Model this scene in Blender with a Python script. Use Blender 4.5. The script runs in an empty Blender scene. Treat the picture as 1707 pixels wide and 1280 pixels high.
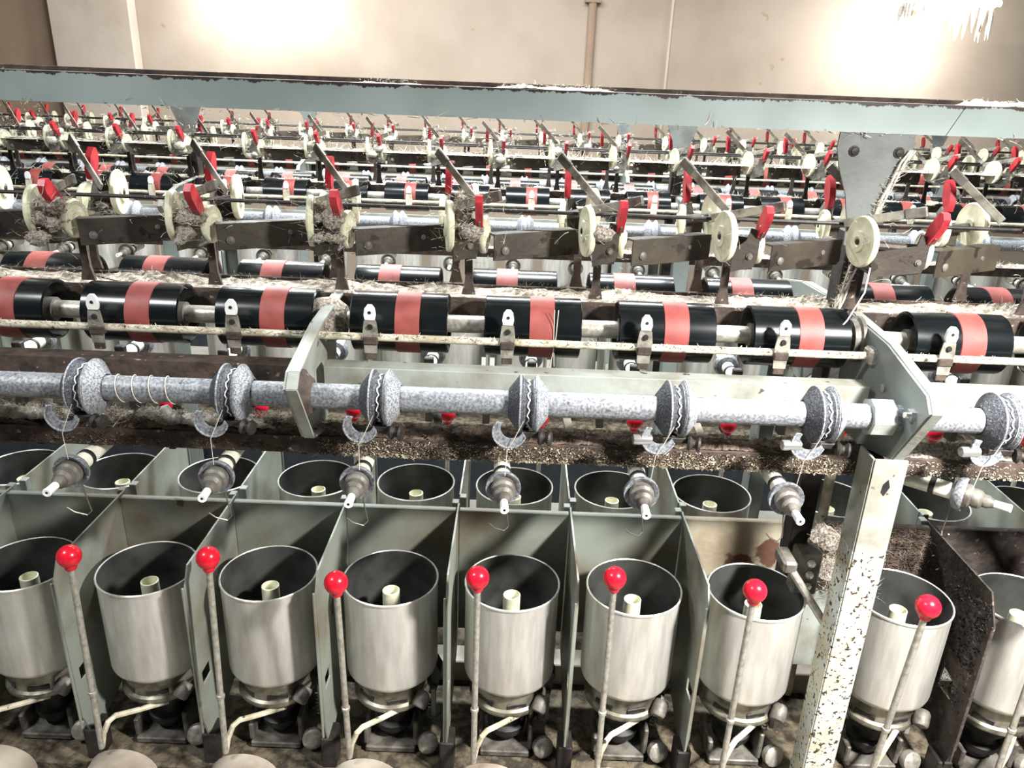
import bpy, math, random
from mathutils import Vector, Matrix
random.seed(7)
PI = math.pi
S = bpy.context.scene
COL = S.collection

def lin(r, g, b):
    f = lambda c: (c/255/12.92) if c/255 <= .04045 else ((c/255+.055)/1.055)**2.4
    return (f(r), f(g), f(b), 1)

# ------------------------------------------------------------------ camera
FPX, PITCH, ROLL = 1300.0, math.radians(21.5), math.radians(2.18)
cd = bpy.data.cameras.new('camera'); cam = bpy.data.objects.new('camera', cd); COL.objects.link(cam)
cd.sensor_width = 36; cd.lens = 36*FPX/1707; cd.clip_start = .02
_F = Vector((0, math.cos(PITCH), -math.sin(PITCH))); _U = Vector((0, math.sin(PITCH), math.cos(PITCH))); _R = Vector((1, 0, 0))
_r = _R*math.cos(ROLL) + _U*math.sin(ROLL); _u = _U*math.cos(ROLL) - _R*math.sin(ROLL)
cam.matrix_world = Matrix((_r, _u, -_F)).transposed().to_4x4()
S.camera = cam
def px(x, y, z):
    P = Vector((x, y, z)); d = P.dot(_F)
    return 853.5 + FPX*P.dot(_r)/d

# ------------------------------------------------------------------ light
w = bpy.data.worlds.new('world'); S.world = w; w.use_nodes = True
w.node_tree.nodes['Background'].inputs[0].default_value = (.80, .90, 1.0, 1)
w.node_tree.nodes['Background'].inputs[1].default_value = .085
def light(name, kind, loc, power, size=.3, size_y=None, target=None, col=(1, 1, 1)):
    l = bpy.data.lights.new(name, kind); l.energy = power; l.color = col
    if kind == 'AREA':
        l.size = size
        if size_y: l.shape = 'RECTANGLE'; l.size_y = size_y
    else: l.shadow_soft_size = size
    o = bpy.data.objects.new(name, l); COL.objects.link(o); o.location = loc
    if target is not None:
        o.rotation_euler = (Vector(target)-Vector(loc)).to_track_quat('-Z', 'Y').to_euler()
    return o
light('aisle_lamp_light', 'AREA', (.82, .34, .24), 54, .11, .11, (.66, .52, -.7), (1, .975, .94)).data.spread = math.radians(138)
light('left_beam_fill_light', 'AREA', (-1.5, .1, 1.3), 40, .5, .12, (-.9, 1.1, -.2), (.95, .98, 1))  # unseen fill light added to lift the left end of the top beam
light('second_aisle_lamp_light', 'AREA', (.3, 1.95, 1.25), 160, 1.8, .15, (.3, 2.0, -1), (.93, .98, 1))
light('third_aisle_lamp_light', 'AREA', (-.2, 3.45, 1.25), 200, 2.4, .15, (-.2, 3.5, -1), (.93, .98, 1))
light('wall_lamp_light', 'POINT', (2.36, 4.80, .36), 30, .06, None, None, (.97, .99, 1))
light('wall_lamp_rear_light', 'POINT', (2.36, 5.08, .36), 32, .06, None, None, (.97, .99, 1))
light('left_wall_lamp_light', 'POINT', (-1.66, 5.02, .62), 88, .12, None, None, (.97, .99, 1))
S.view_settings.view_transform = 'Standard'; S.view_settings.look = 'None'
S.view_settings.exposure = 0.0; S.view_settings.gamma = 1; S.view_settings.use_curve_mapping = False

# ------------------------------------------------------------------ materials
MATS = {}
def mat(name, c, c2=None, scale=20, lo=.4, hi=.65, rough=.5, metal=0, bump=0, bscale=120, chip=None, cscale=30, cth=.62, stretch=None, emit=0, trans=0):
    m = bpy.data.materials.new(name); m.use_nodes = True; nt = m.node_tree; b = nt.nodes['Principled BSDF']
    b.inputs['Base Color'].default_value = c; b.inputs['Roughness'].default_value = rough; b.inputs['Metallic'].default_value = metal
    tc = nt.nodes.new('ShaderNodeTexCoord'); vec = tc.outputs['Object']
    geo = nt.nodes.new('ShaderNodeNewGeometry'); vec = geo.outputs['Position']
    if stretch:
        mp = nt.nodes.new('ShaderNodeMapping'); mp.inputs['Scale'].default_value = stretch
        nt.links.new(vec, mp.inputs[0]); vec = mp.outputs[0]
    out = None
    def noise(sc, det=5):
        n = nt.nodes.new('ShaderNodeTexNoise'); n.inputs['Scale'].default_value = sc; n.inputs['Detail'].default_value = det
        nt.links.new(vec, n.inputs['Vector']); return n.outputs['Fac']
    def ramp(fac, a, bb):
        r = nt.nodes.new('ShaderNodeMapRange'); r.inputs[1].default_value = a; r.inputs[2].default_value = bb
        nt.links.new(fac, r.inputs[0]); return r.outputs[0]
    def mix(fac, a, bcol):
        x = nt.nodes.new('ShaderNodeMix'); x.data_type = 'RGBA'
        nt.links.new(fac, x.inputs[0])
        if hasattr(a, 'is_output'): nt.links.new(a, x.inputs[6])
        else: x.inputs[6].default_value = a
        x.inputs[7].default_value = bcol
        return x.outputs[2]
    cur = c
    if c2 is not None: cur = mix(ramp(noise(scale), lo, hi), cur, c2)
    if chip is not None:
        cf = ramp(noise(cscale, 8), cth, cth+.03); cur = mix(cf, cur, chip)
    if hasattr(cur, 'is_output'): nt.links.new(cur, b.inputs['Base Color'])
    if bump:
        bp = nt.nodes.new('ShaderNodeBump'); bp.inputs['Strength'].default_value = bump; bp.inputs['Distance'].default_value = .004
        nt.links.new(noise(bscale, 6), bp.inputs['Height']); nt.links.new(bp.outputs[0], b.inputs['Normal'])
    if emit:
        b.inputs['Emission Color'].default_value = c; b.inputs['Emission Strength'].default_value = emit
    MATS[name] = m
    return m
RUST = lin(58, 40, 32)
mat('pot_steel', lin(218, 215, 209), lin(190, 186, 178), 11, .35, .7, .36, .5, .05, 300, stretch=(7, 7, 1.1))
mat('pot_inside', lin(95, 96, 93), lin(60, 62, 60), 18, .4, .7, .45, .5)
mat('pot_base', lin(150, 145, 130), lin(90, 86, 76), 40, .4, .65, .4, .7)
mat('cream', lin(222, 220, 192), lin(196, 193, 164), 60, .4, .7, .45)
mat('cream_white', lin(232, 230, 214), lin(200, 196, 176), 60, .45, .7, .4)
mat('white', lin(245, 245, 240), rough=.35)
mat('black_rubber', lin(26, 25, 25), lin(46, 43, 42), 60, .45, .7, .55)
mat('drum_black', lin(12, 17, 19), lin(26, 30, 32), 14, .5, .75, .22)
mat('drum_band', lin(154, 78, 72), lin(134, 63, 58), 40, .4, .7, .55)
mat('bore', lin(60, 58, 54), lin(30, 28, 26), 60, .4, .65, .8)
mat('red_ball', lin(214, 26, 48), lin(190, 20, 40), 80, .5, .75, .22)
mat('red_paddle', lin(180, 42, 50), lin(134, 30, 40), 50, .42, .7, .42)
mat('galv', lin(160, 163, 167), lin(106, 109, 114), 260, .36, .64, .5, .3, .2, 260, chip=lin(84, 86, 90), cscale=60, cth=.66)
mat('disc_dark', lin(84, 86, 92), lin(48, 49, 54), 380, .4, .65, .6, .2, .5, 260, chip=lin(140, 142, 146), cscale=420, cth=.62)
mat('disc_light', lin(170, 173, 177), lin(102, 105, 112), 420, .42, .62, .5, .2, .4, 260)
mat('paint', lin(124, 132, 128), lin(106, 112, 108), 8, .4, .7, .5, 0, .06, 60, chip=lin(88, 80, 70), cscale=26, cth=.7)
mat('paint_dark', lin(106, 110, 107), lin(84, 86, 82), 14, .4, .68, .6, 0, .15, 100, chip=lin(66, 58, 50), cscale=45, cth=.68)
mat('paint_dirty', lin(138, 140, 130), lin(96, 88, 76), 14, .38, .6, .65, 0, .25, 120, chip=RUST, cscale=45, cth=.6)
mat('paint_light', lin(158, 164, 157), lin(130, 128, 117), 16, .4, .65, .55, 0, .15, 120, chip=lin(84, 72, 58), cscale=60, cth=.66)
mat('paint_speck', lin(190, 194, 184), lin(190, 184, 156), 30, .45, .6, .75, 0, .5, 260, chip=lin(62, 48, 40), cscale=150, cth=.585)
mat('panel', lin(140, 146, 136), lin(116, 106, 90), 8, .44, .68, .55, .1, .08, 60, chip=lin(86, 66, 52), cscale=16, cth=.7)
mat('panel_rust', lin(168, 160, 140), lin(140, 126, 106), 9, .4, .65, .7, 0, .3, 90, chip=lin(92, 62, 48), cscale=12, cth=.60)
mat('panel_grime', lin(74, 64, 58), lin(48, 41, 38), 40, .4, .62, .85, 0, 1.0, 90, chip=lin(112, 100, 88), cscale=70, cth=.64)
mat('dark_iron', lin(52, 46, 42), lin(30, 27, 26), 40, .4, .65, .6, .25, .3, 150)
mat('brown_plate', lin(58, 51, 45), lin(82, 76, 60), 12, .45, .68, .55, .2, .2, 120, chip=lin(42, 32, 28), cscale=30, cth=.6)
mat('bracket_grey', lin(124, 120, 112), lin(78, 72, 66), 40, .4, .65, .55, .3, .3, 140)
mat('rust_brown', lin(80, 66, 57), lin(50, 42, 38), 50, .4, .65, .85, 0, .6, 120, chip=lin(150, 138, 124), cscale=90, cth=.66)
mat('rod_paint', lin(214, 208, 186), lin(176, 166, 140), 40, .42, .62, .6, 0, .4, 200, chip=lin(74, 64, 50), cscale=80, cth=.66)
mat('rod_steel', lin(184, 180, 170), lin(146, 139, 128), 120, .4, .7, .42, .5, .2, 200)
mat('dark_rod', lin(38, 34, 32), lin(70, 62, 56), 60, .5, .7, .5, .3)
mat('bar_grey', lin(150, 146, 134), lin(104, 98, 88), 50, .42, .65, .6, .15, .3, 160)
mat('lint', lin(208, 201, 188), lin(168, 158, 144), 90, .4, .65, .95)
mat('lint_grey', lin(186, 177, 163), lin(116, 105, 95), 240, .4, .62, .95, 0, 1.0, 420)
mat('lint_brown', lin(122, 106, 92), lin(70, 58, 50), 60, .4, .62, .95, 0, .9, 150)
mat('lint_dusty', lin(176, 168, 154), lin(112, 100, 86), 70, .4, .62, .95, 0, .8, 200)
mat('lint_yellow', lin(206, 198, 172), lin(150, 138, 112), 90, .4, .65, .95)
mat('yarn', lin(214, 204, 190), rough=.9)
mat('wire', lin(120, 114, 106), rough=.4, metal=.7)
mat('chrome', lin(200, 200, 198), rough=.25, metal=.8)
mat('navy', lin(26, 34, 42), lin(38, 46, 54), 20, .4, .7, .5)
mat('deck', lin(104, 94, 76), lin(54, 47, 38), 60, .4, .6, .9, 0, .8, 150, chip=lin(120, 76, 54), cscale=120, cth=.66)
mat('cover', lin(188, 180, 166), lin(132, 118, 104), 10, .4, .7, .7, 0, .2, 60)
mat('wall', lin(160, 146, 131), lin(143, 128, 112), 1.6, .4, .66, .9, 0, .15, 30, chip=lin(140, 116, 96), cscale=5, cth=.70)
mat('wall_pilaster', lin(182, 168, 154), lin(164, 149, 134), 2.5, .4, .65, .9, 0, .15, 30)
mat('wall_brown', lin(146, 124, 104), lin(130, 108, 90), 2.5, .4, .65, .9, 0, .1, 30)
mat('floor', lin(150, 146, 138), lin(116, 110, 100), 3, .4, .65, .75, 0, .1, 40)
mat('ceiling', lin(205, 200, 190), rough=.9)
mat('lamp_glow', (1, .98, .94, 1), rough=.5, emit=14)

# beam paint: worn to brown iron along its upper edge
def beam_mat():
    m = bpy.data.materials.new('beam_paint'); m.use_nodes = True; nt = m.node_tree; b = nt.nodes['Principled BSDF']
    b.inputs['Roughness'].default_value = .55
    g = nt.nodes.new('ShaderNodeNewGeometry'); sep = nt.nodes.new('ShaderNodeSeparateXYZ'); nt.links.new(g.outputs['Position'], sep.inputs[0])
    n = nt.nodes.new('ShaderNodeTexNoise'); n.inputs['Scale'].default_value = 38; n.inputs['Detail'].default_value = 10; n.inputs['Roughness'].default_value = .75
    mp = nt.nodes.new('ShaderNodeMapping'); mp.inputs['Scale'].default_value = (1, 1, .4); nt.links.new(g.outputs['Position'], mp.inputs[0]); nt.links.new(mp.outputs[0], n.inputs['Vector'])
    ma = nt.nodes.new('ShaderNodeMath'); ma.operation = 'MULTIPLY_ADD'; ma.inputs[1].default_value = .026; nt.links.new(n.outputs['Fac'], ma.inputs[0]); nt.links.new(sep.outputs['Z'], ma.inputs[2])
    r = nt.nodes.new('ShaderNodeMapRange'); r.inputs[1].default_value = -.0068; r.inputs[2].default_value = -.0060; nt.links.new(ma.outputs[0], r.inputs[0])
    n2 = nt.nodes.new('ShaderNodeTexNoise'); n2.inputs['Scale'].default_value = 7; nt.links.new(g.outputs['Position'], n2.inputs['Vector'])
    r2 = nt.nodes.new('ShaderNodeMapRange'); r2.inputs[1].default_value = .4; r2.inputs[2].default_value = .65; nt.links.new(n2.outputs['Fac'], r2.inputs[0])
    x1 = nt.nodes.new('ShaderNodeMix'); x1.data_type = 'RGBA'; x1.inputs[6].default_value = lin(140, 152, 148); x1.inputs[7].default_value = lin(156, 168, 165); nt.links.new(r2.outputs[0], x1.inputs[0])
    x2 = nt.nodes.new('ShaderNodeMix'); x2.data_type = 'RGBA'; x2.inputs[7].default_value = lin(54, 40, 36); nt.links.new(r.outputs[0], x2.inputs[0]); nt.links.new(x1.outputs[2], x2.inputs[6])
    nt.links.new(x2.outputs[2], b.inputs['Base Color']); MATS['beam_paint'] = m
beam_mat()

# ------------------------------------------------------------------ mesh helpers
class G:
    def __init__(s): s.v = []; s.f = []; s.mi = []; s.mats = []; s.cur = 0
    def use(s, m):
        if m not in s.mats: s.mats.append(m)
        s.cur = s.mats.index(m); return s
    def add(s, vs, fs):
        n = len(s.v); s.v += [tuple(v) for v in vs]
        for f in fs: s.f.append(tuple(i+n for i in f)); s.mi.append(s.cur)
        return s
    def box(s, x0, x1, y0, y1, z0, z1, M=None):
        vs = [(x, y, z) for z in (z0, z1) for y in (y0, y1) for x in (x0, x1)]
        if M is not None: vs = [M @ Vector(v) for v in vs]
        return s.add(vs, [(0, 2, 3, 1), (4, 5, 7, 6), (0, 1, 5, 4), (2, 6, 7, 3), (0, 4, 6, 2), (1, 3, 7, 5)])
    def bbox(s, x0, x1, y0, y1, z0, z1, b=.002, M=None):
        """box with chamfered edges"""
        c = [((x0+x1)/2, (x1-x0)/2), ((y0+y1)/2, (y1-y0)/2), ((z0+z1)/2, (z1-z0)/2)]
        vs = []; idx = {}
        for sx in (-1, 1):
            for sy in (-1, 1):
                for sz in (-1, 1):
                    for a in range(3):
                        p = [c[k][0]+(sx, sy, sz)[k]*(c[k][1]-(0 if k == a else b)) for k in range(3)]
                        idx[(sx, sy, sz, a)] = len(vs); vs.append(Vector(p) if M is None else M @ Vector(p))
        fs = []
        for a in range(3):
            o = [k for k in range(3) if k != a]
            for sg in (-1, 1):
                q = []
                for (p1, p2) in ((-1, -1), (1, -1), (1, 1), (-1, 1)):
                    k = [0, 0, 0]; k[a] = sg; k[o[0]] = p1; k[o[1]] = p2; q.append(idx[(*k, a)])
                if (sg > 0) != (a != 1): q.reverse()
                fs.append(q)
        for a in range(3):
            o = [k for k in range(3) if k != a]
            for p1 in (-1, 1):
                for p2 in (-1, 1):
                    k0 = [0, 0, 0]; k1 = [0, 0, 0]; k0[a] = -1; k1[a] = 1
                    for k in (k0, k1): k[o[0]] = p1; k[o[1]] = p2
                    fs.append([idx[(*k0, o[0])], idx[(*k1, o[0])], idx[(*k1, o[1])], idx[(*k0, o[1])]])
        for sx in (-1, 1):
            for sy in (-1, 1):
                for sz in (-1, 1): fs.append([idx[(sx, sy, sz, a)] for a in range(3)])
        return s.add(vs, fs)
    def lathe(s, prof, o, axis, n=24, close=False):
        """prof: list of (radius, distance along axis)"""
        ax = Vector(axis).normalized(); t = Vector((0, 0, 1)) if abs(ax.z) < .9 else Vector((1, 0, 0))
        e1 = ax.cross(t).normalized(); e2 = ax.cross(e1); o = Vector(o); vs = []
        for r, d in prof:
            for k in range(n):
                a = 2*PI*k/n; vs.append(o+ax*d+(e1*math.cos(a)+e2*math.sin(a))*r)
        fs = []; m = len(prof)
        for i in range(m-1):
            for k in range(n): fs.append((i*n+k, i*n+(k+1) % n, (i+1)*n+(k+1) % n, (i+1)*n+k))
        if close: 
            fs.append(tuple(range(n))[::-1]); fs.append(tuple((m-1)*n+k for k in range(n)))
        return s.add(vs, fs)
    def cyl(s, p0, p1, r, n=12, r1=None):
        p0 = Vector(p0); p1 = Vector(p1); L = (p1-p0).length
        return s.lathe([(r, 0), (r if r1 is None else r1, L)], p0, p1-p0, n, True)
    def tube(s, pts, r, n=6):
        pts = [Vector(p) for p in pts]; vs = []
        prev = None
        for i, p in enumerate(pts):
            d = (pts[min(i+1, len(pts)-1)]-pts[max(i-1, 0)]).normalized()
            if prev is None:
                t = Vector((0, 0, 1)) if abs(d.z) < .9 else Vector((1, 0, 0)); e1 = d.cross(t).normalized()
            else: e1 = (prev-d*prev.dot(d)).normalized()
            prev = e1; e2 = d.cross(e1)
            for k in range(n):
                a = 2*PI*k/n; vs.append(p+(e1*math.cos(a)+e2*math.sin(a))*r)
        fs = [(i*n+k, i*n+(k+1) % n, (i+1)*n+(k+1) % n, (i+1)*n+k) for i in range(len(pts)-1) for k in range(n)]
        fs.append(tuple(range(n))[::-1]); fs.append(tuple((len(pts)-1)*n+k for k in range(n)))
        return s.add(vs, fs)
    def prism(s, poly, axis, a0, a1):
        """poly in the plane across axis ('x': (y,z), 'y': (x,z), 'z': (x,y))"""
        def P(q, a): return {'x': (a, q[0], q[1]), 'y': (q[0], a, q[1]), 'z': (q[0], q[1], a)}[axis]
        n = len(poly); vs = [P(q, a0) for q in poly]+[P(q, a1) for q in poly]
        ar = sum(poly[i][0]*poly[(i+1) % n][1]-poly[(i+1) % n][0]*poly[i][1] for i in range(n))
        flip = (ar > 0) == (axis != 'y')
        if a1 < a0: flip = not flip
        b = tuple(range(n)); t = tuple(n+i for i in range(n))
        fs = [b[::-1] if flip else b, t if flip else t[::-1]]
        for i in range(n):
            j = (i+1) % n; q = (i, j, n+j, n+i); fs.append(q if flip else q[::-1])
        return s.add(vs, fs)
    def ball(s, c, r, n=16, sc=(1, 1, 1)):
        prof = []; c = Vector(c)
        m = n//2; vs = []
        for i in range(m+1):
            a = -PI/2+PI*i/m
            for k in range(n):
                b = 2*PI*k/n; vs.append(c+Vector((r*sc[0]*math.cos(a)*math.cos(b), r*sc[1]*math.cos(a)*math.sin(b), r*sc[2]*math.sin(a))))
        fs = [(i*n+k, i*n+(k+1) % n, (i+1)*n+(k+1) % n, (i+1)*n+k) for i in range(m) for k in range(n)]
        return s.add(vs, fs)
    def mesh(s, name, m=None, off=(0, 0, 0), sharp=35, flat=False):
        me = bpy.data.meshes.new(name)
        me.from_pydata([(v[0]-off[0], v[1]-off[1], v[2]-off[2]) for v in s.v], [], s.f)
        mats = s.mats if s.mats else [m]
        for k in mats: me.materials.append(MATS[k])
        if s.mats: me.polygons.foreach_set('material_index', s.mi)
        me.validate(clean_customdata=False)
        if not flat:
            me.shade_smooth(); me.set_sharp_from_angle(angle=math.radians(sharp))
        return me

def link(name, data, loc=(0, 0, 0), rz=0, parent=None):
    o = bpy.data.objects.new(name, data); COL.objects.link(o); o.location = loc; o.rotation_euler = (0, 0, rz)
    if parent is not None: o.parent = parent
    return o
def tag(o, label, cat, group=None, kind=None):
    o['label'] = label; o['category'] = cat
    if group: o['group'] = group
    if kind: o['kind'] = kind
    return o
def single(name, g, m, label, cat, group=None, kind=None, sharp=35, origin=None):
    if origin is None:
        xs = [v[0] for v in g.v]; ys = [v[1] for v in g.v]; zs = [v[2] for v in g.v]
        origin = ((min(xs)+max(xs))/2, (min(ys)+max(ys))/2, min(zs))
    o = link(name, g.mesh(name, m, origin, sharp), origin)
    return tag(o, label, cat, group, kind)
def struct(name, g, m, label=None):
    o = link(name, g.mesh(name, m)); o['kind'] = 'structure'
    if label: o['label'] = label
    return o

class T:
    """template: parts in machine-local coordinates, shared mesh data, placed many times"""
    def __init__(s, origin): s.o = origin; s.parts = []
    def part(s, name, g, m=None, subs=(), label=None, sharp=35):
        s.parts.append((name, g.mesh(name, m, s.o, sharp), [(n, gg.mesh(n, mm, s.o, sharp)) for n, gg, mm in subs], label)); return s
    def place(s, name, label, cat, group, x, M, dz=0, far=False, rz=0, rx=0):
        k = -1 if far else 1
        loc = (x+k*s.o[0], M+k*s.o[1], s.o[2]+dz); a = (PI if far else 0)+rz
        if len(s.parts) == 1 and not s.parts[0][2]:
            o = link(name, s.parts[0][1], loc, a)
        else:
            o = link(name, None, loc, a); o.empty_display_size = .02
            for n, me, subs, lb in s.parts:
                p = link(n, me, parent=o)
                if lb: p['label'] = lb
                for n2, me2 in subs: link(n2, me2, parent=p)
        if rx: o.rotation_euler[0] = rx
        return tag(o, label, cat, group)

ORD = 'first second third fourth fifth sixth seventh eighth ninth tenth eleventh twelfth thirteenth fourteenth fifteenth sixteenth seventeenth eighteenth nineteenth twentieth'.split()
ORD += ['twenty-'+k for k in ORD[:9]] + ['thirtieth'] + ['thirty-'+k for k in ORD[:9]] + ['fortieth']
MACH = [(1.235, 0.0), (2.738, -.03), (4.30, -.09)]           # mid line of each machine, height offset
def spindles(lim):
    return sorted(x for s in range(-3, 4) for x in [.013+1.64*s+.2*i for i in range(-5, 3)] if abs(x) < lim)
FRAMES = [.53+1.64*s for s in (-2, -1, 0, 1, 2)]
EXT = (2, 2, 1)
def vis(k, far, lx, y, z, hw, skip_end=False):
    """spindles of machine k in the picture as (x, phrase), counted from the left, then a few just beyond each edge"""
    M, dz = MACH[k]; sg = -1 if far else 1; ins, lo, hi = [], [], []
    for x in spindles(5):
        if skip_end and any(abs(x+sg*.12-f) < .03 for f in FRAMES): continue
        p = px(x+sg*lx, M+sg*y, z+dz)
        (lo if p <= -hw else hi if p >= 1707+hw else ins).append(x)
    out = [(x, ORD[i]+' from left') for i, x in enumerate(ins)]
    out += [(x, ORD[i]+' beyond left edge') for i, x in enumerate(lo[::-1][:EXT[k]])]
    out += [(x, ORD[i]+' beyond right edge') for i, x in enumerate(hi[:EXT[k]])]
    return out
def row(tmpl, name, desc, cat, group, rowname, k, far=False, hw=45, rz=None, rx=None, skip_end=False, dx=None):
    """place tmpl at every spindle of machine k that falls in the picture; labels count from the left"""
    M, dz = MACH[k]
    for x, ph in vis(k, far, tmpl.o[0], tmpl.o[1], tmpl.o[2], hw, skip_end):
        key = round(x, 3)
        tmpl.place(name, '%s, %s %s' % (desc, ph, rowname), cat, group, x+(dx or {}).get(key, 0), M, dz, far, rz=(rz or {}).get(key, 0), rx=(rx or {}).get(key, 0))

# ------------------------------------------------------------------ the room
struct('floor', G().box(-6, 6, -1.5, 5.5, -1.5, -1.45), 'floor')
struct('wall_back', G().box(-6, 6, 5.5, 5.6, -1.45, 2.1), 'wall')
struct('ceiling', G().box(-6, 6, -1.5, 5.6, 2.1, 2.2), 'ceiling')
struct('trim_1', G().bbox(-3.02, -2.50, 5.40, 5.5, -1.45, 2.1, .008), 'wall_pilaster', 'pale plastered pilaster on the back wall')
struct('trim_2', G().box(-5.9, -3.02, 5.465, 5.5, -1.45, 2.1), 'wall_brown', 'brown painted stretch of wall left of the pilaster')
struct('trim_3', G().box(.92, .935, 5.488, 5.5, -1.45, 2.1), 'wall_pilaster', 'thin raised plaster joint on the back wall')
g = G(); g.cyl((.42, 5.47, -1.45), (.42, 5.47, 2.1), .026, 12)
for z in (-.5, .45, 1.5): g.bbox(.37, .47, 5.44, 5.5, z, z+.025, .003)
single('wall_conduit', g, 'wall_brown', 'brown vertical conduit pipe fixed to the back wall', 'pipe')

# lint-hung lamp at the back wall
lamp = link('wall_lamp', None, (2.37, 4.9, .40)); tag(lamp, 'glowing lamp hung with white lint strands near the back wall', 'lamp')
def lp(n, g, m): return link(n, g.mesh(n, m), parent=lamp)
lp('housing', G().bbox(-.30, .30, -.05, .05, .10, .16, .006), 'cream_white')
for yy_ in (-.025, .025): lp('lamp_tube', G().cyl((-.28, yy_, .075), (.28, yy_, .075), .016, 12), 'lamp_glow')
lp('suspension_rod', G().cyl((0, 0, .16), (0, 0, 1.66), .008, 8), 'rod_steel')
rr = random.Random(3)
g = G()
for i in range(60):
    x = rr.uniform(-.27, .27); L = rr.uniform(.03, .16)*(1.2 if x > -.1 else .8); y = rr.uniform(-.04, .04)
    g.lathe([(.004+.013*rr.random(), 0), (.012, -L*.35), (.007, -L*.75), (.001, -L)], (x, y, .062), (rr.uniform(-.15, .15), 0, 1), 6)
o = lp('lint_strands', g, 'lint'); o['kind'] = 'stuff'

# ------------------------------------------------------------------ templates (machine-local: x from the spindle, y from the machine's mid line, near side negative)
# twisting pot
def pot_template(simple=False):
    t = T((0, -.162, -1.0)); ax = (0, 0, 1); n = 40 if not simple else 24
    shell = G().use('pot_steel').lathe([(.058, -.958), (.066, -.952), (.0755, -.942), (.077, -.936), (.077, -.7745), (.0785, -.7735), (.0785, -.771), (.0768, -.7695), (.0755, -.771)], (0, -.162, 0), ax, n)
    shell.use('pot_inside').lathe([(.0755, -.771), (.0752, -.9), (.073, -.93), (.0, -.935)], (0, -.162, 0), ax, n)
    tube = G().use('cream').lathe([(.0165, -.93), (.0150, -.915), (.0142, -.80), (.0142, -.797), (.0125, -.796), (.0118, -.798), (.0118, -.84), (0, -.842)], (0, -.162, 0), ax, 20)
    if simple:
        for gg in (tube,):
            n0 = len(shell.v); shell.use('cream').add(gg.v, gg.f)
        t.part('twisting_pot', shell); return t
    base = G().lathe([(.0, -.999), (.058, -.999), (.0655, -.996), (.0668, -.991), (.0655, -.987), (.061, -.984), (.0595, -.972), (.058, -.958)], (0, -.162, 0), ax, n)
    slots = []
    for a in (-130, -75, -30, 40, 110):
        A = math.radians(a); slots.append(G()); slots[-1].bbox(-.017, .017, -.0012, .0012, -.0045, .0045, .001, Matrix.Translation((math.cos(A)*.0592, -.162+math.sin(A)*.0592, -.978)) @ Matrix.Rotation(A+PI/2, 4, 'Z'))
    whorl = G().lathe([(.0, -1.09), (.020, -1.09), (.020, -1.075), (.032, -1.073), (.034, -1.06), (.026, -1.055), (.026, -1.035), (.038, -1.03), (.040, -1.004), (.03, -1.0)], (0, -.162, 0), ax, 20)
    t.part('pot_shell', shell).part('inner_tube', tube).part('base_ring', base, 'pot_base', [('slot', q, 'black_rubber') for q in slots]).part('whorl', whorl, 'black_rubber')
    return t
POT = pot_template(); POT2 = pot_template(True)

# brake unit under the pot
def brake_template():
    t = T((0, -.162, -1.10))
    t.part('foot_bracket', G().bbox(-.045, .042, -.205, -.12, -1.106, -1.094, .002).bbox(.038, .046, -.20, -.13, -1.094, -1.04, .002).bbox(-.048, -.040, -.20, -.13, -1.094, -1.06, .002), 'bracket_grey')
    shoe = G().prism([(.028, -1.01), (.058, -.965), (.074, -.955), (.082, -.972), (.075, -1.01), (.062, -1.05), (.04, -1.075), (.03, -1.05)], 'y', -.155, -.125)
    t.part('brake_shoe', shoe, 'black_rubber')
    t.part('brake_pad', G().lathe([(0, -.001), (.011, 0), (.013, .004), (.013, .022), (.010, .027), (0, .028)], (.050, -.222, -.985), (.35, .6, .5), 14), 'bracket_grey')
    t.part('brake_spring', G().tube([(.062+.006*math.cos(q*.9), -.15+.006*math.sin(q*.9), -1.02-.0011*q) for q in range(50)], .0016, 5), 'chrome')
    t.part('clip', G().bbox(.066, .074, -.165, -.155, -1.06, -1.0, .001), 'paint_light')
    t.part('collar', G().lathe([(0, 0), (.016, 0), (.018, .004), (.018, .014), (.012, .018), (0, .018)], (.062, -.195, -1.085), (.3, -1, .35), 14), 'rod_steel')
    return t
BRAKE = brake_template()

# brake lever
def lever_template():
    t = T((-.052, -.288, -1.03)); x, y = -.052, -.288
    t.part('rod', G().lathe([(0, -1.03), (.0048, -1.03), (.0048, -.70), (.0058, -.699), (.0058, -.692), (0, -.692)], (x, y, 0), (0, 0, 1), 12), 'rod_steel')
    g = G().ball((x, y, -.676), .0172, 24); g.lathe([(.0075, -.6975), (.009, -.694), (.009, -.690)], (x, y, 0), (0, 0, 1), 16)
    t.part('ball_knob', g, 'red_ball')
    t.part('bent_rod', G().tube([(x, y+.002, -1.028), (x+.004, y+.004, -1.005), (x+.012, y+.008, -.985), (x+.020, y+.016, -.980), (x+.045, y+.045, -.992), (x+.075, y+.08, -1.005)], .0046, 8), 'rod_paint')
    t.part('rod_collar', G().lathe([(.0048, -.925), (.0065, -.924), (.0065, -.919), (.0048, -.918)], (x, y, 0), (0, 0, 1), 12), 'rod_steel')
    return t
LEVER = lever_template()

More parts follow.
